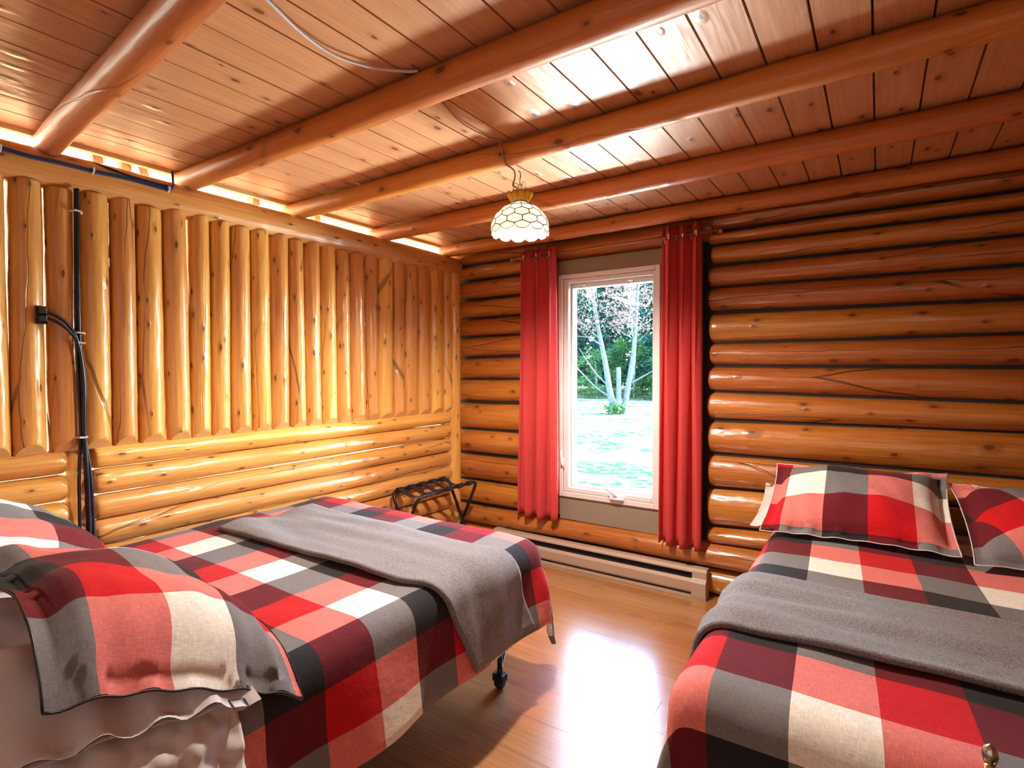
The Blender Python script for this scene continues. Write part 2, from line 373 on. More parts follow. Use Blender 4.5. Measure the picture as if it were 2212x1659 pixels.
zs = [1.03, .93, .822, .713, .603, .494, .385, .276, .167, .058]
for i in range(len(zs)-1):
    hi, lo = zs[i], zs[i+1]; r = (hi-lo)/2
    g = [.5, 0, 2.2, -.2, 1.6, 1.2, 0, 1, 0][i]*.001
    log('wall_log', (0, -2.405, (hi+lo)/2), (0, -.125, (hi+lo)/2), r-g, LL, wl, seed=200+i, r1=r-g*.6, depth=.055, wob=.002, swell=.022, endround=.3)
    log('wall_log', (0, -4.35, (hi+lo)/2), (0, -2.495, (hi+lo)/2-.004), r-g*1.4, LL, wl, seed=230+i, depth=.055, wob=.002, swell=.02, endround=1.0)
log('wall_log', (0, -4.35, .03), (0, -.12, .03), .03, LL, wl, seed=260, depth=.055)
log('corner_post', (.02, -.072, 0), (.02, -.068, 2.09), .056, LL, wl, seed=270, depth=.062, up=(0, 1, 0), endround=.1, swell=.05)
log('divider_post', (-.045, -2.45, 0), (-.045, -2.45, 1.03), .05, LL, wl, seed=271, depth=.04, up=(0, 1, 0))
log('top_log', (0, -4.4, 2.150), (0, .0, 2.143), .077, LL, wl, seed=274, depth=.070, wob=.005, swell=.045, endround=.2)

# ------------------------------------------------------------------ back wall with the window
wb = empty('wall_back', (2, 0, 0), kind='structure')
YC, D = .055, .088
rs = [2.262, 2.150, 2.072, 1.955, 1.826, 1.680, 1.500, 1.366, 1.214, 1.042, .843, .640, .409, .30]
rs2 = [2.262, 2.150, 2.060, 1.947, 1.815, 1.662, 1.506, 1.352, 1.190, 1.060, .843, .694, .490, .345]
for i in range(len(rs)-1):
    h0, l0, h1, l1 = rs[i], rs[i+1], rs2[i], rs2[i+1]
    za, zb = (h0+l0)/2, (h1+l1)/2; ra, rb = (h0-l0)/2-.004, (h1-l1)/2-.004
    k = 1.2/1.38; zb = za+(zb-za)*2.63/1.38 if i > 1 else zb; rb = max(.05, ra+(rb-ra)*2.63/1.38) if i > 1 else ra
    rnd = random.Random(i)
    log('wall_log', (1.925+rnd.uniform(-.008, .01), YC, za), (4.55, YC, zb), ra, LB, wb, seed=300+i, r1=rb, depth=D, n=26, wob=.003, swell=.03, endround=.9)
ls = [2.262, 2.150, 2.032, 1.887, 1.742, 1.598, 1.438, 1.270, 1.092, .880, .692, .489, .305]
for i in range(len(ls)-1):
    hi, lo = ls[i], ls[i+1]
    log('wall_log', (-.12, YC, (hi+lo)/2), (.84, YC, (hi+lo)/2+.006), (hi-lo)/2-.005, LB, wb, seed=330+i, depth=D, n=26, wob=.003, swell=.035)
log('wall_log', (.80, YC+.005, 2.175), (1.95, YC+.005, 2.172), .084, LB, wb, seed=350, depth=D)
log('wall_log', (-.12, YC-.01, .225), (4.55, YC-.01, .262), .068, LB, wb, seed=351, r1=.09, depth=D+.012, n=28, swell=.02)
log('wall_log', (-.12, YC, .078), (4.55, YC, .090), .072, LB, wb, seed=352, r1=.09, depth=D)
# chinking and the sheathing behind, cut round the window
X0, X1, Z0, Z1 = .930, 1.636, .475, 1.985
mb = MB()
for (a, b, c, d) in ((-.2, X0, -.1, 2.36), (X1, 4.6, -.1, 2.36), (X0, X1, -.1, Z0), (X0, X1, Z1, 2.36)): mb.box(a, b, .028, .16, c, d)
mb.build('chinking', M['chink'], wb)
mb = MB()
for (a, b, c, d) in ((.86, X0, .335, 2.09), (X1, 1.885, .300, 2.09), (X0, X1, .31, Z0), (X0, X1, Z1, 2.09)): mb.box(a, b, -.004, .03, c, d)
mb.build('trim_2', M['panel'], kind='structure')

wi = empty('window_1', (1.28, .03, .47), kind='structure')
def ring(mb, x0, x1, z0, z1, w, y0, y1, mi=0):
    mb.box(x0, x0+w, y0, y1, z0, z1, mi); mb.box(x1-w, x1, y0, y1, z0, z1, mi); mb.box(x0+w, x1-w, y0, y1, z0, z0+w, mi); mb.box(x0+w, x1-w, y0, y1, z1-w, z1, mi)
def ring4(mb, x0, x1, z0, z1, wl_, wr_, wb_, wt_, y0, y1):
    mb.box(x0, x0+wl_, y0, y1, z0, z1); mb.box(x1-wr_, x1, y0, y1, z0, z1); mb.box(x0+wl_, x1-wr_, y0, y1, z0, z0+wb_); mb.box(x0+wl_, x1-wr_, y0, y1, z1-wt_, z1)
mb = MB(); ring4(mb, .926, 1.640, .470, 1.991, .034, .030, .034, .028, -.022, .15); mb.build('window_frame', M['vinyl'], wi, bevel=.004)
mb = MB(); ring4(mb, .961, 1.609, .505, 1.962, .038, .020, .032, .030, -.010, .10); mb.build('sash', M['vinyl'], wi, bevel=.006)
mb = MB(); ring4(mb, 1.000, 1.588, .538, 1.931, .012, .004, .008, .030, .03, .09); mb.build('glazing_bead', M['vinyl'], wi, bevel=.003)
mb = MB().box(1.012, 1.584, .062, .068, .546, 1.901); mb.build('window_pane', M['glass'], wi)
mb = MB()
mb.tube([(.960, -.022, .68), (.960, -.036, .70), (.960, -.044, .75), (.962, -.044, .795)], [.010, .011, .009, .007], 10)
mb.box(.948, .972, -.030, -.02, .67, .74)
mb.build('lock_lever', M['vinyl'], wi, smooth=True)
mb = MB(); mb.lathe([(.0, .028), (.018, .027), (.030, .018), (.042, .006), (.045, 0)], (0, 0, 0), 20)
mb.v = [(1.362+x*1.15, -.035+y*.5, .505+z) for x, y, z in mb.v]
cr = mb.build('crank_base', M['vinyl'], wi, smooth=True)
mb = MB(); mb.tube([(1.372, -.045, .525), (1.352, -.070, .545), (1.322, -.085, .570), (1.308, -.088, .592)], [.008, .007, .006, .009], 10); mb.build('crank_handle', M['vinyl'], wi, smooth=True)
for xx in (1.105, 1.440):
    mb = MB(); mb.tube([(xx-.015, .006, 1.915), (xx-.013, .006, 1.880), (xx+.013, .006, 1.880), (xx+.015, .006, 1.915)], .0022, 6); mb.box(xx-.018, xx+.018, -.004, .008, 1.908, 1.914)
    mb.build('screen_clip', M['chrome'], wi)

# room ends behind and beside the camera
mb = MB().box(4.6, 4.7, -4.5, .2, 0, 2.36); mb.build('wall_right', M['log_back'], kind='structure')
mb = MB(); mb.box(-.1, 4.7, -4.5, -4.4, 0, 2.36)
mb.build('wall_front', M['log_left'], kind='structure')

# ------------------------------------------------------------------ ceiling beams
bl = [(-2.520, .054, 2.247, .064, 'nearest the camera, cut off by the top left of the photo'), (-1.998, .050, 2.251, .052, 'second from the camera, running to the top edge of the photo'),
      (-1.402, .0465, 2.249, .050, 'third from the camera, the one the glass lamp hangs from'), (-.763, .048, 2.250, .050, 'fourth from the camera, between the lamp beam and the window wall'), (-.137, .045, 2.246, .046, 'last one, lying right against the top of the window wall')]
for i, (y, r, z, r1, d) in enumerate(bl):
    log('ceiling_beam', (-.10 if i < 4 else -.02, y, z+.001), (4.6, y+(.04 if i == 1 else -.35 if i == 0 else 0), z+.002+(r1-r)*-.4), r, BM_, None, seed=400+i, r1=r1, n=30, wob=.004, swell=.05, endround=1,
        label='peeled orange log ceiling beam, '+d, cat='beam', group='log ceiling beams')

# ------------------------------------------------------------------ the loft beyond the partition
lw = empty('wall_loft', (-2.6, -2, 0), kind='structure')
mb = MB()
mb.grid(1, 24, lambda u, v: (-.10-2.9*u, -4.4+5.0*v, 2.42+2.0*u), lambda u, v: (u*3, v*5))
mb.grid(1, 12, lambda u, v: (-2.7, -4.4+5.0*v, 4.3*u), lambda u, v: (u*4, v*5+9))
mb.grid(1, 4, lambda u, v: (-2.8+2.8*v, .35, 4.4*u), lambda u, v: (u*4, v*3+19))
mb.build('board_lining', M['pale'], lw)
for yy in (-2.185, -2.06, -1.35, -.9):
    MB().box(-.56, -.50, yy-.022, yy+.022, 1.9, 2.78).build('rafter_post', M['post_red'], lw)
MB().tube([(-.45, -1.93, 2.15), (-.55, -2.05, 2.72)], .02, 4).build('rafter_brace', M['post_red'], lw)
MB().tube([(-.50, -1.86, 2.15), (-.60, -1.70, 2.80)], .035, 4).build('rafter_brace', M['post_red'], lw)
MB().box(-2.75, -.06, -4.4, .35, -.1, -.01).build('floor_loft', M['floor'], kind='structure')

# ------------------------------------------------------------------ curtains
def curtain(xl, xr, ztop, zbot, nf, side, label, seed):
    e = empty('curtain', ((xl+xr)/2, -.085, zbot), label=label, cat='curtain', group='red grommet curtains')
    rnd = random.Random(seed); W_ = xr-xl
    def f(u, v):
        q = v; amp = .042*(1-.15*q); ph = 2*PI*nf*u
        x = xl+W_*u+(.010*math.sin(ph*2+q*2))*(1-q*.4)+.02*(q-.4)*(u-.5)*side*0
        spread = 1+.06*q; x = (x-(xl+xr)/2)*spread+(xl+xr)/2
        y = -.088+amp*math.sin(ph+.3*math.sin(3*q+seed))+.008*math.sin(ph*.5+4*q+seed)
        z = ztop+(zbot-ztop)*q+.006*math.sin(ph)*(q > .9)
        return (x, y, z)
    mb = MB(); mb.grid(nf*22, 40, f, lambda u, v: (u, v)); mb.build('curtain_panel', M['red'], e, smooth=True, solid=.003)
    for k in range(nf*2):
        u = (k+.5)/(nf*2)*1.0; x, y, z = f(u, 0); x2, y2, _ = f(u+.01, 0)
        ang_ = math.atan2(y2-y, x2-x); q = []
        for a in range(17): q.append(Vector((math.cos(2*PI*a/16)*.023*math.cos(ang_)+x, y+math.cos(2*PI*a/16)*.023*math.sin(ang_), 2.126+math.sin(2*PI*a/16)*.023)))
        MB().tube(q, .006, 8, cap=False).build('grommet', M['chrome'], e, smooth=True)
    return e
curtain(.645, .948, 2.176, .318, 3, 1, 'red grommet curtain left of the window, hanging beside the corner logs', 1)
curtain(1.668, 1.905, 2.190, .292, 3, -1, 'red grommet curtain right of the window, beside the bare log ends', 2)
cr = empty('curtain_rod', (1.3, -.088, 2.126), label='thin bronze curtain rod above the window carrying both red curtains', cat='curtain rod')
MB().tube([(.60, -.088, 2.124), (2.0, -.088, 2.132)], .0085, 12).build('rod', M['rod'], cr, smooth=True)
for x in (.615, 1.985): MB().tube([(x, -.088, 2.128), (x, -.02, 2.128)], .007, 8).build('bracket', M['rod'], cr)
for x in (.59, 2.01): MB().lathe([(0, -.018), (.013, -.010), (.016, 0), (.013, .010), (0, .018)], (x, -.088, 2.128), 12).build('finial', M['rod'], cr, smooth=True)

# ------------------------------------------------------------------ baseboard heater
h = empty('baseboard_heater', (1.2, -.09, 0), label='long almond baseboard heater on the floor under the window', cat='heater')
HX0, HX1 = .42, 1.945
def prof(mb, pts, x0, x1, mi=0):
    n = len(pts); vs = [(x0, *p) for p in pts]+[(x1, *p) for p in pts]
    mb.add(vs, [(i, (i+1) % n, n+(i+1) % n, n+i) for i in range(n)]+[tuple(range(n))[::-1], tuple(range(n, 2*n))], mi=mi)
mb = MB(); prof(mb, [(-.035, 0), (-.035, .172), (-.078, .172), (-.092, .158), (-.092, .150), (-.084, .152), (-.074, .166), (-.045, .166), (-.045, .01)], HX0, HX1); mb.build('casing', M['heater'], h)
mb = MB(); prof(mb, [(-.100, .118), (-.112, .100), (-.108, .045), (-.100, .034), (-.094, .036), (-.102, .046), (-.106, .099), (-.095, .113)], HX0, HX1); mb.build('front_panel', M['heater'], h)
mb = MB(); mb.box(HX0, HX1, -.070, -.046, .02, .150); mb.build('heating_fins', M['dark'], h)
mb = MB(); mb.box(HX0, HX1, -.104, -.046, .0, .018); mb.build('base_strip', M['heater'], h, bevel=.002)
for a, b in ((HX0-.002, HX0+.07), (HX1-.08, HX1+.002)):
    mb = MB(); prof(mb, [(-.033, 0), (-.033, .174), (-.080, .174), (-.094, .160), (-.094, .122), (-.114, .100), (-.110, .02), (-.106, 0)], a, b); mb.build('end_cap', M['heater'], h)

# ------------------------------------------------------------------ beds
def bend(B, s, t, lift=0, soft=0):
    """cloth point (s,t) laid over the bed and falling over its edges"""
    ex = min(0, s-B['x0']) + max(0, s-B['x1']); ey = min(0, t-B['y0']) + max(0, t-B['y1'])
    cx, cy = s-ex, t-ey; r = math.hypot(ex, ey); z = B['z']
    z += .010*noise.noise(Vector((s*2.3, t*2.3, B['z'])))+.004*noise.noise(Vector((s*7, t*7, 3)))
    if r < 1e-6: return Vector((cx, cy, z+lift))
    R = B['R']; dx, dy = ex/r, ey/r
    if r < R*PI/2: an = r/R; hr, dr, nh, nz_ = R*math.sin(an), R*(1-math.cos(an)), math.sin(an), math.cos(an)
    else:
        q = r-R*PI/2; al = (s if abs(dy) > .7 else t); c_ = abs(dx*dy)
        fold = .012*math.sin(al*13+B['z']*9)*min(1, q/.12)+.02*noise.noise(Vector((s*3.1, t*3.1, 7)))*min(1, q/.1)
        hr = R+q*(.14+.1*c_)+fold; dr = R+q*.985; nh, nz_ = 1, .1
    return Vector((cx+dx*(hr+lift*nh), cy+dy*(hr+lift*nh), z-dr+lift*nz_))
BL = dict(x0=.13, x1=1.475, y0=-3.16, y1=-1.335, z=.612, R=.085)
BR = dict(x0=2.425, x1=3.80, y0=-1.975, y1=-.10, z=.612, R=.085)
def duvet(B, s0, s1, t0, t1, uvf, parent):
    mb = MB(); nu, nv = int((s1-s0)/.025), int((t1-t0)/.025)
    mb.grid(nu, nv, lambda u, v: bend(B, s0+(s1-s0)*u, t0+(t1-t0)*v), lambda u, v: uvf(s0+(s1-s0)*u, t0+(t1-t0)*v))
    return mb.build('duvet', M['plaid'], None, smooth=True, solid=.02, off=-1)
def rbox(name, x0, x1, y0, y1, z0, z1, mat, parent, bev):
    o = MB().box(x0, x1, y0, y1, z0, z1).build(name, mat, parent, smooth=True); b = o.modifiers.new('b', 'BEVEL'); b.width = bev; b.segments = 5; return o
def bedframe(B, label, wheels):
    e = empty('bed', ((B['x0']+B['x1'])/2, (B['y0']+B['y1'])/2, 0), label=label, cat='bed', group='checked double beds')
    x0, x1, y0, y1 = B['x0']-.01, B['x1']+.01, B['y0']-.01, B['y1']+.01
    rbox('mattress', x0, x1, y0, y1, .385, .588, M['white'], e, .05); rbox('box_spring', x0+.01, x1-.01, y0+.01, y1-.01, .205, .383, M['mattress'], e, .02)
    mb = MB()
    for a in (x0+.02, x1-.04): mb.box(a, a+.02, y0+.03, y1-.03, .175, .205)
    for b in (y0+.14, (y0+y1)/2, y1-.16): mb.box(x0+.02, x1-.02, b, b+.03, .177, .200)
    mb.build('frame', M['blackmetal'], e)
    for lx in (x0+.05, x1-.035):
        for ly in (y0+.15, y1-.135):
            mb = MB(); mb.tube([(lx, ly, .18), (lx, ly, .085)], [.014, .011], 10); mb.tube([(lx, ly+.05, .18), (lx, ly+.012, .09)], .006, 6); mb.box(lx-.02, lx+.02, ly-.012, ly+.06, .165, .18)
            lg = mb.build('leg', M['blackmetal'], e)
            mb = MB(); mb.lathe([(.0, -.021), (.018, -.020), (.024, -.012), (.026, 0), (.024, .012), (.018, .020), (0, .021)], (0, 0, 0), 18)
            mb.v = [(lx+z, ly+x, .0265+y) for x, y, z in mb.v]; mb.box(lx-.027, lx+.027, ly-.020, ly+.020, .034, .066); mb.tube([(lx, ly, .06), (lx, ly, .09)], .013, 10)
            wh = mb.build('caster', M['blackplastic'], None, smooth=False, bevel=.003); wh.parent = lg; wh.matrix_parent_inverse = Matrix.Translation(-e.location)
            wh.matrix_parent_inverse = lg.matrix_basis.inverted() @ Matrix.Identity(4)
    return e
bedframe(BL, 'double bed against the half-log wall, head end at the left of the photo', 1)
bedframe(BR, 'double bed with its head against the window wall, right half of the photo', 0)
d1 = duvet(BL, BL['x0']-.05, BL['x1']+.395, -2.74, BL['y1']+.36, lambda s, t: ((s-.35)/.1645+max(0, s-1.42)*1.05, (t+2.24)/.17), None)
tag(d1, 'red white and black checked duvet on the bed along the half-log wall', 'duvet', 'checked duvets')
d2 = duvet(BR, BR['x0']-.37, BR['x1']+.3, BR['y0']-.40, BR['y1']-.22, lambda s, t: (-(s-2.713+(t+.9)*.058)/.168, (-t-.895)/.1725), None)
tag(d2, 'red white and black checked duvet on the bed whose head meets the window wall', 'duvet', 'checked duvets')

def throw(B, s0, s1, tf, label, fr):
    def f(u, v):
        s = s0+(s1-s0)*u; a, b = tf(u); t = a+(b-a)*v; w = .014*noise.noise(Vector((s*2.2, t*11, 4)))+.004*math.sin(v*PI*3+u*3)
        p = bend(B, s, t, .008+w); return p
    e = empty('throw_blanket', tuple(f(.5, .5)), label=label, cat='blanket', group='grey wool throws')
    mb = MB(); mb.grid(int(abs(s1-s0)/.022), 30, f, lambda u, v: (u*3, v)); mb.build('blanket', M['grey'], e, smooth=True, solid=.017)
    mb = MB(); rnd = random.Random(3)
    for i in range(70):
        v = (i+.5)/70; u = fr; p = Vector(f(u, v)); q = Vector(f(u+(.004 if fr > .5 else -.004), v)); d = (q-p).normalized() if (q-p).length > 0 else Vector((0, 0, -1))
        d = (d+Vector((rnd.uniform(-.25, .25), rnd.uniform(-.25, .25), -.5))).normalized(); mb.tube([p, p+d*.008, p+d*.019+Vector((0, 0, -.003))], [.0016, .0012, .0005], 4)
    mb.build('fringe', M['grey'], e)
    return e
def tl(u):
    s = .28+(1.475+.37-.28)*u; k = max(0, s-1.40)
    return (-2.02+.03*u+.36*k, -1.53-.04*u+.30*k)
throw(BL, .28, 1.475+.37, tl, 'grey wool throw folded across the bed by the half-log wall, hanging over its side', 1.0)
throw(BR, BR['x0']-.20, 3.75, lambda u: (-1.720+.05*u, -1.262+.01*u), 'grey wool throw folded across the bed at the window wall', 0.0)

# ------------------------------------------------------------------ pillows
def pillow(name, w, hgt, th, mat, uvf, place, label, group, flange=.04, seed=0, wr=.012, cat='pillow', hem=None, n=44):
    """local x in [-w/2,w/2], y in [-h/2,h/2], z thickness; place maps local -> world"""
    def pt(u, v, sgn):
        a, b = 2*u-1, 2*v-1; fx, fy = flange/(w/2), flange/(hgt/2)
        ai, bi = min(1, abs(a)/(1-fx)), min(1, abs(b)/(1-fy))
        k = max(0, (1-ai**2.6))**.55*max(0, (1-bi**2.6))**.55
        pin = 1-.035*(a*a*(1-b*b))-.0*b
        x, y = a*w/2*(1-.05*(1-abs(a))*0-.045*(1-b*b)*abs(a)), b*hgt/2*(1-.06*(1-a*a)*abs(b))
        z = sgn*(th/2*k+.002)
        wv = wr*noise.noise(Vector((x*5+seed, y*5, sgn*2)))*(.4+k)+wr*.5*noise.noise(Vector((x*14+seed, y*11, sgn)))+(wr*.5*math.sin(x*60+seed))*(1-k)*.5
        return place(Vector((x, y, z+wv*(1 if sgn > 0 else .4))))
    mb = MB(); N = n
    def g(u): return .5-.5*math.cos(PI*u)*1.0 if False else u
    mb.grid(N, N, lambda u, v: pt(g(u), g(v), 1), lambda u, v: uvf((2*u-1)*w/2, (2*v-1)*hgt/2))
    mb.grid(N, N, lambda u, v: pt(g(u), g(v), -1), lambda u, v: uvf((2*u-1)*w/2, (2*v-1)*hgt/2))
    for i in range((N+1)*(N+1), 2*(N+1)*(N+1)): pass
    half = len(mb.f)//2
    for i in range(half, len(mb.f)): mb.f[i] = mb.f[i][::-1]; mb.uv[i] = mb.uv[i][::-1]
    o = mb.build(name, mat, None, smooth=True, label=label, cat=cat, group=group)
    w_ = o.modifiers.new('w', 'WELD'); w_.merge_threshold = .006
    if hem:
        mb = MB(); E = lambda a, b: (pt(a, b, 1)+pt(a, b, -1))/2
        for s_ in range(4):
            q = [(lambda k: {0: (k, 0), 1: (1, k), 2: (1-k, 1), 3: (0, 1-k)}[s_])(k/40) for k in range(41)]
            mb.tube([E(*x) for x in q], .0026, 6)
        hm = mb.build('piping', M[hem], None, smooth=True); hm.parent = o
    return o
def frame(c, ax, ay, post=None):
    ax = Vector(ax).normalized(); ay = Vector(ay); ay = (ay-ax*ay.dot(ax)).normalized(); az = ax.cross(ay); c = Vector(c)
    def f(p):
        q = c+ax*p.x+ay*p.y+az*p.z
        return post(q) if post else q
    return f
# left bed: local x runs towards the foot of the bed (+y), local y runs away from the room
def droopL(q):
    k = max(0, q.x-1.40)
    q = q.copy(); q.z -= 1.5*k*k*1.6+.15*k; q.x -= 1.1*k*k; return q
g1 = 'checked pillow shams'; g2 = 'white pillows under the checked ones'
pillow('pillow', .56, .78, .16, M['plaid'], lambda x, y: ((x+.28)/.150+1.4, (-y-.39)/.17+.99), frame((1.235, -2.735, .795), (0, .86, -.40), (-1, 0, .0), droopL),
       'checked pillow drooping over the bed side at the lower left of the photo', g1, flange=.05, seed=1, wr=.018, hem='blackplastic')
pillow('pillow', .62, .74, .17, M['plaid'], lambda x, y: ((x+.28)/.150+1.7, (-y-.37)/.16+.6), frame((.46, -2.80, .825), (0, .88, -.36), (-1, 0, .05)),
       'checked pillow lying next to the half-log wall behind the drooping one', g1, flange=.05, seed=2, wr=.016, hem='white')
def droopW(q):
    k = max(0, q.x-1.42); q = q.copy(); q.z -= 1.3*k*k+.2*k; return q
pillow('pillow', .56, .80, .16, M['white'], lambda x, y: (x, y), frame((1.19, -2.88, .705), (0, .97, -.16), (-1, 0, 0), droopW),
       'white pillow under the drooping checked pillow at the lower left', g2, flange=.03, seed=3, wr=.034)
pillow('pillow', .56, .72, .16, M['white'], lambda x, y: (x, y), frame((.48, -2.90, .715), (0, .97, -.16), (-1, 0, 0)),
       'white pillow under the checked pillow next to the half-log wall', g2, flange=.03, seed=4, wr=.02)
# crumpled sheet hanging at the head of the left bed
def sh(u, v):
    s = 1.35+.46*u; t = -3.14+.50*v; p = bend(BL, s, t, .010+.026*noise.noise(Vector((s*9, t*7, 2)))+.018*abs(noise.noise(Vector((s*20, t*13, 5))))+.010*noise.noise(Vector((s*40, t*34, 5)))); return p
MB().grid(60, 64, sh).build('bed_sheet', M['white'], None, smooth=True, solid=.004, label='white sheet crumpled over the bed side under the drooping checked pillow', cat='sheet')
# right bed pillows lean on the log wall
def leanR(q): return q
pillow('pillow', .70, .58, .19, M['plaid'], lambda x, y: ((x+.35)/.165+2.55, (y+.29)/.17+1.75), frame((2.675, -.420, .745), (1, 0, .02), (0, 1, .42)),
       'checked pillow leaning on the log wall, nearer the red curtain', g1, flange=.04, seed=5, wr=.014, hem='white')
pillow('pillow', .72, .58, .19, M['plaid'], lambda x, y: ((x*.9+y*.4+.45)/.155+1, (-y*.9+x*.4+.13)/.155+2), frame((3.40, -.45, .735), (1, .06, .0), (-.05, 1, .36)),
       'checked pillow leaning on the log wall at the right edge of the photo', g1, flange=.04, seed=6, wr=.014, hem='white')
pillow('pillow', .74, .46, .13, M['white'], lambda x, y: (x, y), frame((2.62, -.270, .655), (1, 0, 0), (0, 1, .30)),
       'white pillow sticking out behind the checked pillow nearer the red curtain', 'white pillows behind the checked ones', flange=.03, seed=7, wr=.02)
pillow('pillow', .70, .46, .13, M['white'], lambda x, y: (x, y), frame((3.44, -.270, .655), (1, 0, 0), (0, 1, .30)),
       'white pillow behind the checked pillow at the right edge of the photo', 'white pillows behind the checked ones', flange=.03, seed=8, wr=.02)

# ------------------------------------------------------------------ luggage rack
lr = empty('luggage_rack', (.24, -.46, 0), label='black folding luggage rack with webbing straps in the corner of the room', cat='luggage rack')
xa, xb, ya, yb, zt = .085, .345, -.80, -.19, .535
def uframe(xt, xf):
    q = []; rr = .05
    for i in range(7): a = PI/2*i/6; q.append((ya+rr-rr*math.sin(a) if False else ya+rr*(1-math.sin(a)), -rr*(1-math.cos(a))))
    q = q[::-1] if False else q
    pts = [(xf, ya, .012)]
    def P(y, dz): k = (zt+dz)/zt; return (xf+(xt-xf)*k, y, zt+dz)
    pts += [P(ya, -rr)]+[P(ya+rr*(1-math.cos(a)), -rr*(1-math.sin(a))) for a in (PI/8, PI/4, 3*PI/8, PI/2)]
    pts += [P(yb-rr*(1-math.cos(a)), -rr*(1-math.sin(a))) for a in (PI/2, 3*PI/8, PI/4, PI/8)]+[P(yb, -rr), (xf, yb, .012)]
    return pts
for o_, (xt, xf) in enumerate(((xb, xa+.02), (xa, xb-.02))):
    dy = .0 if o_ == 0 else .022
    p = [(x, y+(dy if y < -.5 else -dy), z) for x, y, z in uframe(xt, xf)]
    fr_ = MB().tube(p, .0115, 12).build('leg_frame', M['blackmetal'], lr, smooth=True)
    for yy in (ya+dy, yb-dy):
        ft = MB().tube([(xf, yy, 0), (xf, yy, .03)], .015, 12).build('foot_cap', M['blackplastic'], None); ft.parent = fr_
MB().tube([(xa+.03, ya+.01, .10), (xa+.03, yb-.01, .10)], .008, 8).build('stretcher', M['blackmetal'], lr)
for k in range(5):
    y = ya+.09+k*.108
    def st(u, v, y=y):
        x = xa+(xb-xa)*u; sag = -.045*math.sin(PI*u); return (x, y-.020+.040*v, zt+.013+sag)
    mb = MB().grid(12, 2, st)
    for xx in (xa, xb): mb.tube([(xx, y-.021, zt), (xx, y+.021, zt)], .0145, 12)
    mb.build('strap', M['strap'], lr, solid=.003)

# ------------------------------------------------------------------ hanging glass lamp
LX, LY, LZ = 1.475, -1.335, 1.905
la = empty('pendant_lamp', (LX, LY, LZ), label='cream and amber leaded glass pendant lamp hanging from the third log beam', cat='lamp')
n = 12
prof_ = [(.036, .150), (.072, .138), (.108, .110), (.134, .078), (.148, .045), (.150, .018)]
def pr(z):
    for (r0, z0), (r1, z1) in zip(prof_, prof_[1:]):
        if z0 >= z >= z1: return r0+(r1-r0)*(z0-z)/(z0-z1)
    return prof_[-1][0]-(.018-z)*.08 if z < .018 else prof_[0][0]
def LP(k, z): a = 2*PI*k/n+.13; r = pr(z); return Vector((LX+r*math.cos(a), LY+r*math.sin(a), LZ+z))
glassF = []; edges = set()
def panel(pts): glassF.append(pts)
for k in range(n):
    panel([(k, .150), (k+1, .150), (k+1, .123), (k, .123)])
    panel([(k, .123), (k+1, .123), (k+1, .098), (k+.5, .086), (k, .098)])
    panel([(k+.5, .086), (k+1, .098), (k+1.5, .086), (k+1.5, .064), (k+1, .050), (k+.5, .064)])
    panel([(k, .050), (k+.5, .064), (k+1, .050), (k+1, .026), (k+.5, .014), (k, .026)])
    panel([(k+.5, .014), (k+1, .026), (k+1.5, .014), (k+1.42, -.002), (k+1.2, -.012), (k+.8, -.012), (k+.58, -.002)])
mb = MB()
for i, p in enumerate(glassF):
    v = [LP(*q) for q in p]; c = sum(v, Vector())/len(v); out = (c-Vector((LX, LY, c.z))).normalized()*.0015
    m_ = len(v); mb.add(v+[c+out], [(j, (j+1) % m_, m_) for j in range(m_)])
mb.build('lamp_shade', M['opal'], la, solid=.0015)
mb = MB(); seen = set()
for p in glassF:
    for a, b in zip(p, p[1:]+p[:1]):
        key = tuple(sorted([(round(a[0] % n, 2), round(a[1], 3)), (round(b[0] % n, 2), round(b[1], 3))]))
        if key in seen: continue
        seen.add(key); mb.tube([LP(*a), LP(*b)], .0025, 5)
mb.build('lead_came', M['lead'], la)
mb = MB()
for k in range(11):
    def pet(u, v, k=k):
        a = 2*PI*(k+u)/11; r = .040+.022*v**.8+.007*math.sin(PI*u)*v; return (LX+r*math.cos(a), LY+r*math.sin(a), LZ+.152+.036*v+.011*math.sin(PI*u)*v)
    mb.grid(6, 5, pet)
mb.build('crown', M['amber'], la, smooth=True, solid=.002)
mb = MB()
for k in range(11):
    a = 2*PI*k/11; mb.tube([(LX+r*math.cos(a), LY+r*math.sin(a), LZ+z) for r, z in ((.042, .156), (.053, .172), (.062, .188))], .0022, 5)
    mb.tube([(LX+(.062+.007*math.sin(PI*u))*math.cos(2*PI*(k+u)/11), LY+(.062+.007*math.sin(PI*u))*math.sin(2*PI*(k+u)/11), LZ+.188+.011*math.sin(PI*u)) for u in (0, .25, .5, .75, 1)], .002, 5)
mb.lathe([(.036, .146), (.044, .150), (.044, .158), (.036, .160)], (LX, LY, LZ), 24); mb.build('crown_ribs', M['lead'], la)
mb = MB(); mb.lathe([(0, .165), (.036, .162), (.036, .150)], (LX, LY, LZ), 20); mb.tube([(LX, LY, LZ+.16), (LX, LY, LZ+.10)], .016, 12); mb.build('socket', M['brass'], la)
mb = MB(); mb.lathe([(0, .0), (.016, .004), (.028, .018), (.030, .032), (.024, .052), (.014, .070), (.013, .095)], (LX, LY, LZ+.012), 20); mb.build('bulb', M['bulb'], la, smooth=True)
def chain(mb, z0, z1, x=LX, y=LY):
    k = 0; z = z0
    while z < z1:
        q = [Vector((math.cos(2*PI*i/12)*.007, 0, math.sin(2*PI*i/12)*.016)) for i in range(13)]
        if k % 2: q = [Vector((0, p.x, p.z)) for p in q]
        mb.tube([p+Vector((x, y, z+.014)) for p in q], .0020, 5, cap=False); z += .026; k += 1
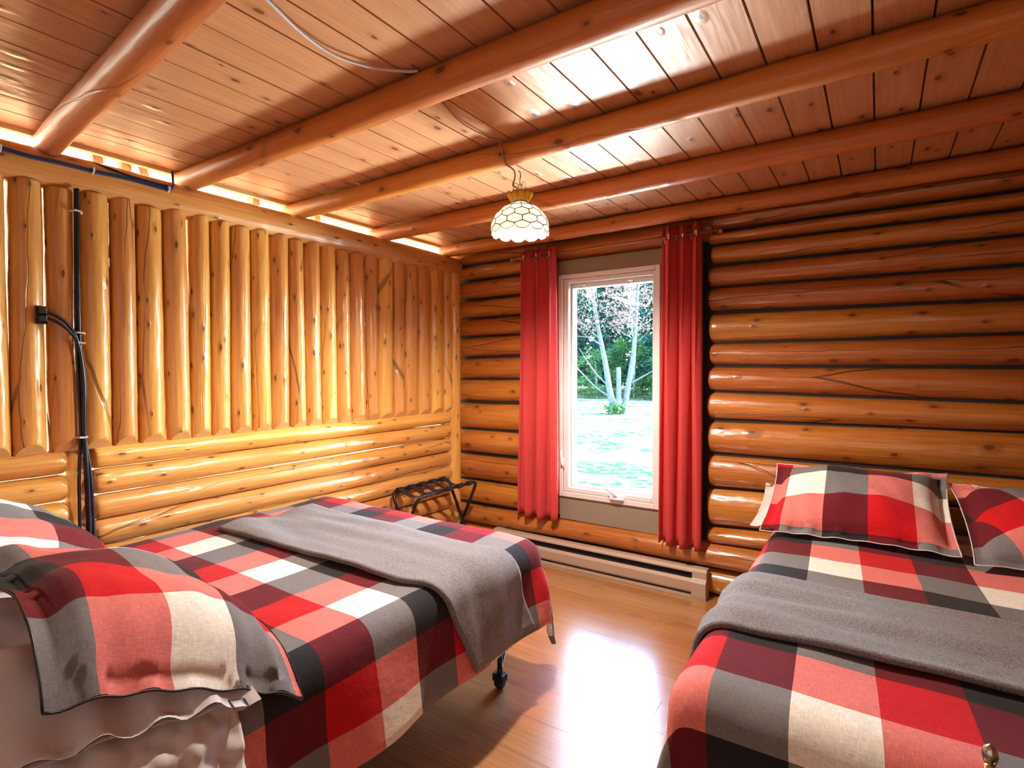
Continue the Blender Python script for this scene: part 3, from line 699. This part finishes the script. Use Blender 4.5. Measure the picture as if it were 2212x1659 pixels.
mb = MB(); chain(mb, LZ+.165, LZ+.235); mb.tube([(LX, LY, LZ+.16), (LX, LY, LZ+.20)], .003, 6); mb.build('chain', M['lead'], la)
mb = MB(); mb.tube([(LX, LY, 2.150), (LX, LY, 2.178), (LX+.006, LY-.004, 2.192), (LX+.010, LY-.012, 2.205), (LX+.004, LY-.022, 2.212)], .0032, 6); mb.build('hook', M['chrome'], la)
mb = MB()
for dx in (-.020, .012):
    q = [Vector((LX+dx*1.3+math.cos(2*PI*i/14)*.015, LY+.004+dx*.3, LZ+.228+math.sin(2*PI*i/14)*.030)) for i in range(15)]; mb.tube(q, .0018, 5)
mb.build('spare_chain_loop', M['chrome'], la)
pl = light('lamp_bulb_light', 'POINT', (LX, LY, LZ+.035), 85, (1, .86, .72), shadow_soft_size=.03)
pl.parent = la; pl.location = (0, 0, .045)
la.location.z = 1.935; la.scale = (.84, .84, .84)
LQ = lambda z: 1.935+(z-LZ)*.84

# ------------------------------------------------------------------ cables
def smoothpath(pts, m_=6):
    P = [Vector(p) for p in pts]; out = []
    for i in range(len(P)-1):
        a, b, c, d = P[max(0, i-1)], P[i], P[i+1], P[min(len(P)-1, i+2)]
        for k in range(m_):
            t = k/m_; out.append(.5*((2*b)+(c-a)*t+(2*a-5*b+4*c-d)*t*t+(3*b-a-3*c+d)*t**3))
    return out+[P[-1]]
mb = MB(); mb.tube(smoothpath([(LX+.01, LY, LQ(LZ+.17)), (LX-.010, LY-.01, LQ(LZ+.225)), (LX-.030, LY-.01, LQ(LZ+.245)), (LX-.012, LY-.02, LQ(LZ+.28)), (LX, LY-.05, 2.188), (LX, -1.440, 2.196), (LX, -1.465, 2.232), (LX-.005, -1.470, 2.266), (1.455, -1.485, 2.288), (1.43, -1.52, 2.291), (1.43, -1.67, 2.288), (1.475, -1.84, 2.290), (1.50, -1.945, 2.291)]), .0035, 8)
mb.build('lamp_cord', M['cablebrown'], None, smooth=True, label='thin brown cord running along the ceiling planks to the glass lamp', cat='cord')
mb = MB(); mb.tube(smoothpath([(1.54, -2.02, 2.293), (1.50, -2.052, 2.291), (1.44, -2.13, 2.288), (1.405, -2.24, 2.286), (1.42, -2.36, 2.286), (1.47, -2.52, 2.291), (1.50, -2.70, 2.292)]), .0045, 8)
mb.build('ceiling_cable', M['cablewhite'], None, smooth=True, label='white cable sagging across the ceiling planks before the second beam', cat='cable')
# bundle down the partition
wc = empty('wall_cables', (.08, -2.45, 1.4), label='bundle of black cables running down the gap in the half-log wall', cat='cable')
for k, (dy, dx, z1) in enumerate(((-.012, 0, .45), (0, .008, .45), (.012, 0, .45), (.003, .014, .45))):
    top = 2.085 if k < 2 else 1.50
    pts = [(.055+dx, -2.45+dy*(.35), top), (.060+dx, -2.455+dy*.5, 1.8), (.062+dx, -2.458+dy*.6, 1.52), (.064+dx, -2.452+dy*.9, 1.30), (.062+dx, -2.452+dy*.6, 1.10), (.066+dx, -2.450+dy*1.6, .92), (.060+dx, -2.446+dy*1.9, .75), (.055+dx, -2.445+dy*2, z1)]
    if k > 1: pts = pts[2:]; pts = [(.072, -2.575+.0, 1.575-.022*(k-2)), (.085, -2.535, 1.562-.022*(k-2)), (.085, -2.49, 1.52-.02*(k-2)), (.078, -2.462, 1.44)]+pts[1:]
    MB().tube(smoothpath(pts), .0065, 8).build('cable', M['cable'], wc, smooth=True)
for z in (1.50, 1.46, 1.075, 1.99): MB().tube([(.05, -2.478, z), (.084, -2.466, z+.002), (.084, -2.446, z), (.05, -2.434, z)], .004, 6).build('cable_clip', M['cablewhite'], wc)
ou = empty('power_outlet', (.07, -2.575, 1.565), label='black double power outlet between two upright half logs with two plugs in it', cat='outlet')
MB().box(.040, .064, -2.592, -2.556, 1.530, 1.600).build('outlet_box', M['blackplastic'], ou, bevel=.003)
for z in (1.550, 1.580): MB().box(.064, .084, -2.588, -2.562, z-.011, z+.011).build('plug', M['blackplastic'], ou, bevel=.003)
tcb = empty('top_cables', (.06, -2.4, 2.17), label='blue and black cables clipped along the top log below the ceiling gap', cat='cable')
for k in range(3):
    d = .007*k; p = [(.075, -2.84, 2.175+d), (.077, -2.70, 2.165+d), (.078, -2.60, 2.160+d), (.076, -2.50, 2.164+d), (.074, -2.40, 2.165+d), (.074, -2.28, 2.170+d), (.074, -2.16, 2.167+d*1.2), (.072, -2.11, 2.170+d), (.066, -2.093, 2.190), (.06, -2.088, 2.225), (.055, -2.088, 2.245+.01*k)]
    if k == 2: p = [(-.02, -2.43, 2.222), (.03, -2.39, 2.215), (.060, -2.33, 2.200), (.070, -2.27, 2.188)]+p[6:]
    MB().tube(smoothpath(p), .0048, 8).build('cable', M['bluecable'] if k < 2 else M['cable'], tcb, smooth=True)
for y, z in ((-2.685, 2.168), (-2.40, 2.170), (-2.115, 2.170)): MB().tube([(.062, y, z-.016), (.086, y, z-.004), (.086, y, z+.008), (.062, y, z+.018)], .004, 6).build('cable_clip', M['cablewhite'], tcb)

# ------------------------------------------------------------------ chair back at the lower right corner
cb = empty('chair', (3.05, -2.47, 0), label='dark chair with a slim brass corner post at the lower right corner', cat='chair')
for x, zt_ in ((2.874, .895), (3.27, .895)):
    p_ = MB().tube([(x, -2.463, 0), (x, -2.463, zt_-.012)], .0052, 12).build('back_post', M['brass'], cb, smooth=True)
    f_ = MB().lathe([(0, -.012), (.006, -.009), (.0085, 0), (.006, .009), (0, .013)], (x, -2.463, zt_), 14).build('finial', M['chrome'], None, smooth=True); f_.parent = p_
rbox('backrest', 2.866, 3.278, -2.500, -2.470, .52, .880, M['darkcloth'], cb, .012)
MB().tube([(2.874, -2.466, .868), (3.05, -2.458, .862), (3.27, -2.466, .868)], .004, 8).build('back_rail', M['chrome'], cb, smooth=True)
rbox('seat', 2.866, 3.278, -2.90, -2.47, .42, .47, M['darkcloth'], cb, .018)
for x in (2.885, 3.26): MB().tube([(x, -2.88, 0), (x, -2.88, .43)], .009, 10).build('leg', M['brass'], cb, smooth=True)

# ------------------------------------------------------------------ garden
GZ = -.35
def lawnmat():
    m_, t, b = new('dry sunlit lawn'); tc = nd(t, 'ShaderNodeTexCoord')
    n = nd(t, 'ShaderNodeTexNoise'); n.inputs['Scale'].default_value = 5; n.inputs['Detail'].default_value = 8; n.inputs['Roughness'].default_value = .75; lk(t, tc.outputs['Object'], n.inputs[0])
    n2 = nd(t, 'ShaderNodeTexNoise'); n2.inputs['Scale'].default_value = .6; lk(t, tc.outputs['Object'], n2.inputs[0])
    c = mixc(t, step(t, n.outputs[0], .49, .61), (.012, .035, .018), (.22, .21, .18)); c = mixc(t, step(t, n2.outputs[0], .45, .6, 0, .35), c, (.20, .34, .12))
    lk(t, c, b.inputs['Base Color']); b.inputs['Roughness'].default_value = 1; b.inputs['Specular IOR Level'].default_value = 0; return m_
mb = MB(); mb.grid(40, 40, lambda u, v: (-40+60*u, .2+52*v, GZ+.10*noise.noise(Vector((u*6, v*6, 0)))*v+(.8*max(0, v-.62))), lambda u, v: (u*60, v*50))
mb.build('lawn', lawnmat(), None, smooth=True, kind='structure')
def leafmat(name, a, b_, tr=.35):
    m_, t, b = new(name); oi = nd(t, 'ShaderNodeTexCoord'); n = nd(t, 'ShaderNodeTexNoise'); n.inputs['Scale'].default_value = 3; n.inputs['Detail'].default_value = 5; lk(t, oi.outputs['Object'], n.inputs[0])
    c = mixc(t, step(t, n.outputs[0], .35, .65), a, b_); lk(t, c, b.inputs['Base Color']); b.inputs['Roughness'].default_value = .7; b.inputs['Specular IOR Level'].default_value = .15
    q = nd(t, 'ShaderNodeBsdfTranslucent'); lk(t, c, q.inputs[0]); mx = nd(t, 'ShaderNodeMixShader'); mx.inputs[0].default_value = tr
    lk(t, b.outputs[0], mx.inputs[1]); lk(t, q.outputs[0], mx.inputs[2]); lk(t, mx.outputs[0], t.nodes['Material Output'].inputs[0]); return m_
M['needles'] = leafmat('conifer needles', (.002, .020, .016), (.006, .045, .030))
M['leaves'] = leafmat('green leaves', (.006, .035, .012), (.028, .075, .018))
M['pinkleaves'] = leafmat('pale autumn leaves', (.035, .022, .022), (.12, .08, .078), .35)
M['birch'] = plain('silver birch bark', (.045, .055, .060), .9, spec=.05, bump=.5, bscale=20, vary=.5, vscale=9)
M['bark'] = plain('dark bark', (.045, .065, .07), .8, bump=.5, bscale=20, vary=.3)
def leafblob(mb, c, r, n, size, rnd, squash=1.0):
    for _ in range(n):
        d = Vector((rnd.gauss(0, 1), rnd.gauss(0, 1), rnd.gauss(0, 1)))
        d = d.normalized()*r*rnd.random()**.4; d.z *= squash; p = Vector(c)+d
        a = Vector((rnd.gauss(0, 1), rnd.gauss(0, 1), rnd.gauss(0, 1))).normalized(); b = a.orthogonal().normalized(); s = size*rnd.uniform(.6, 1.3)
        mb.add([p-a*s, p+b*s*.5, p+a*s, p-b*s*.5], [(0, 1, 2, 3)])
def conifer(h, r, seed, nm):
    rnd = random.Random(seed); e = empty('conifer', (0, 0, 0))
    MB().tube([(0, 0, 0), (0, 0, h*.5), (0, 0, h)], [.17, .12, .02], 8).build('trunk', M['bark'], e, smooth=True)
    mb = MB(); nb = 110
    for i in range(nb):
        q = i/nb; z = h*(.06+.93*q); L = r*(1-q*.85)*rnd.uniform(.7, 1.1); a = rnd.uniform(0, 2*PI)
        for k in range(7):
            f_ = (k+.8)/7; leafblob(mb, (math.cos(a)*L*f_, math.sin(a)*L*f_, z-.35*f_*f_*L*.5), .34+.1*rnd.random(), 14, .13, rnd, .6)
    mb.build('foliage', M['needles'], e); return e
def leafy(h, r, seed):
    rnd = random.Random(seed); e = empty('broadleaf_tree', (0, 0, 0))
    MB().tube([(0, 0, 0), (.1, 0, h*.4), (0, .1, h*.8)], [.12, .09, .03], 8).build('trunk', M['bark'], e, smooth=True)
    mb = MB()
    for i in range(60):
        z = h*rnd.uniform(.12, 1); a = rnd.uniform(0, 2*PI); L = r*math.sqrt(rnd.random())*(1-abs(z/h-.5)*.8); leafblob(mb, (math.cos(a)*L, math.sin(a)*L, z), .55, 60, .10, rnd)
    mb.build('foliage', M['leaves'], e); return e
con = conifer(11, 1.95, 1, ''); lf = leafy(5.0, 1.9, 2)
spots = []
rnd = random.Random(11)
for row, (y, n_) in enumerate(((27.2, 7), (30.6, 8), (34, 8), (37.5, 9))):
    for i in range(n_): spots.append((-17.5+i*3.3+(0, -1.6, -2.6, -4.0)[row]+rnd.uniform(-.2, .2), y+rnd.uniform(-.2, .2)))
spots.sort()
for i, (x, y) in enumerate(spots):
    o = con if i == 0 else copy_tree(con)
    o.location = (x, y, GZ+.2); o.rotation_euler = (0, 0, i*1.3); s_ = rnd.uniform(.9, 1.08); o.scale = (s_, s_, s_)
    tag(o, 'dark green conifer in the forest edge beyond the lawn', 'tree', 'conifers beyond the lawn')
for i, (x, y, s_) in enumerate(((-13.2, 25.2, .62), (-10.4, 24.6, .55), (-8.3, 25.0, .66), (-6.4, 24.8, .50), (-4.3, 25.1, .6), (-16, 25.3, .6), (-1.8, 25, .6))):
    o = lf if i == 0 else copy_tree(lf); o.location = (x, y, GZ-.05); o.rotation_euler = (0, 0, i*2.1); o.scale = (s_*1.25, s_*1.25, s_)
    tag(o, 'light green bushy undergrowth tree in front of the conifers', 'tree', 'leafy undergrowth at the forest edge')
# the silver clump in the lawn
bx, by = -5.45, 15.8
bt = empty('birch_tree', (bx, by, GZ), label='silver barked tree with two leaning trunks and a broken stub standing in the lawn', cat='tree')
def tr(pts, rs): MB().tube(smoothpath([(bx+a, by+b, GZ+c) for a, b, c in pts], 5), [rs[0]+(rs[1]-rs[0])*i/((len(pts)-1)*5) for i in range((len(pts)-1)*5+1)], 10).build('trunk', M['birch'], bt, smooth=True)
tr([(0, 0, -.05), (-.22, 0, .7), (-.5, .1, 2.0), (-.85, .1, 3.6), (-1.2, 0, 6.2)], (.15, .05))
tr([(.25, .1, -.05), (.40, .1, .8), (.68, 0, 2.2), (.78, 0, 3.6), (.95, 0, 6.4)], (.13, .045))
tr([(.12, -.05, -.05), (.14, -.05, .6), (.12, -.05, 1.75)], (.11, .085))
def brn(pts, r): MB().tube(smoothpath([(bx+a, by+b, GZ+c) for a, b, c in pts], 4), [r*(1-.8*i/((len(pts)-1)*4)) for i in range((len(pts)-1)*4+1)], 6).build('branch', M['birch'], bt, smooth=True)
brn([(-.1, 0, .55), (-.8, -.1, 1.0), (-1.5, -.2, 1.7), (-2.1, -.2, 2.2)], .05); brn([(-.25, 0, 1.0), (-.9, 0, 1.6), (-1.6, .1, 2.5)], .045)
brn([(.45, .1, 1.1), (1.1, .1, 1.45), (1.9, .1, 1.9)], .045); brn([(-.6, 0, 2.6), (-1.1, 0, 2.9), (-1.9, .1, 3.0)], .04)
rnd = random.Random(21)
for i in range(16):
    z = rnd.uniform(2.4, 4.6); sd = rnd.choice((-1, 1)); x0_ = -.75 if sd < 0 else .72; an = rnd.uniform(0, 2*PI); L = rnd.uniform(.7, 1.5)
    brn([(x0_, 0, z), (x0_+math.cos(an)*L*.5, math.sin(an)*L*.5, z+.3), (x0_+math.cos(an)*L, math.sin(an)*L, z+.7)], .022)
mb = MB()
for i in range(75): leafblob(mb, (bx+rnd.gauss(-.1, 1.1), by+rnd.gauss(0, .8), GZ+rnd.uniform(3.0, 5.6)), .42, 38, .055, rnd)
mb.build('foliage', M['pinkleaves'], bt)
mb = MB(); leafblob(mb, (bx+.1, by-.3, GZ+.22), .45, 260, .07, rnd, .5); mb.build('root_weeds', M['leaves'], bt)
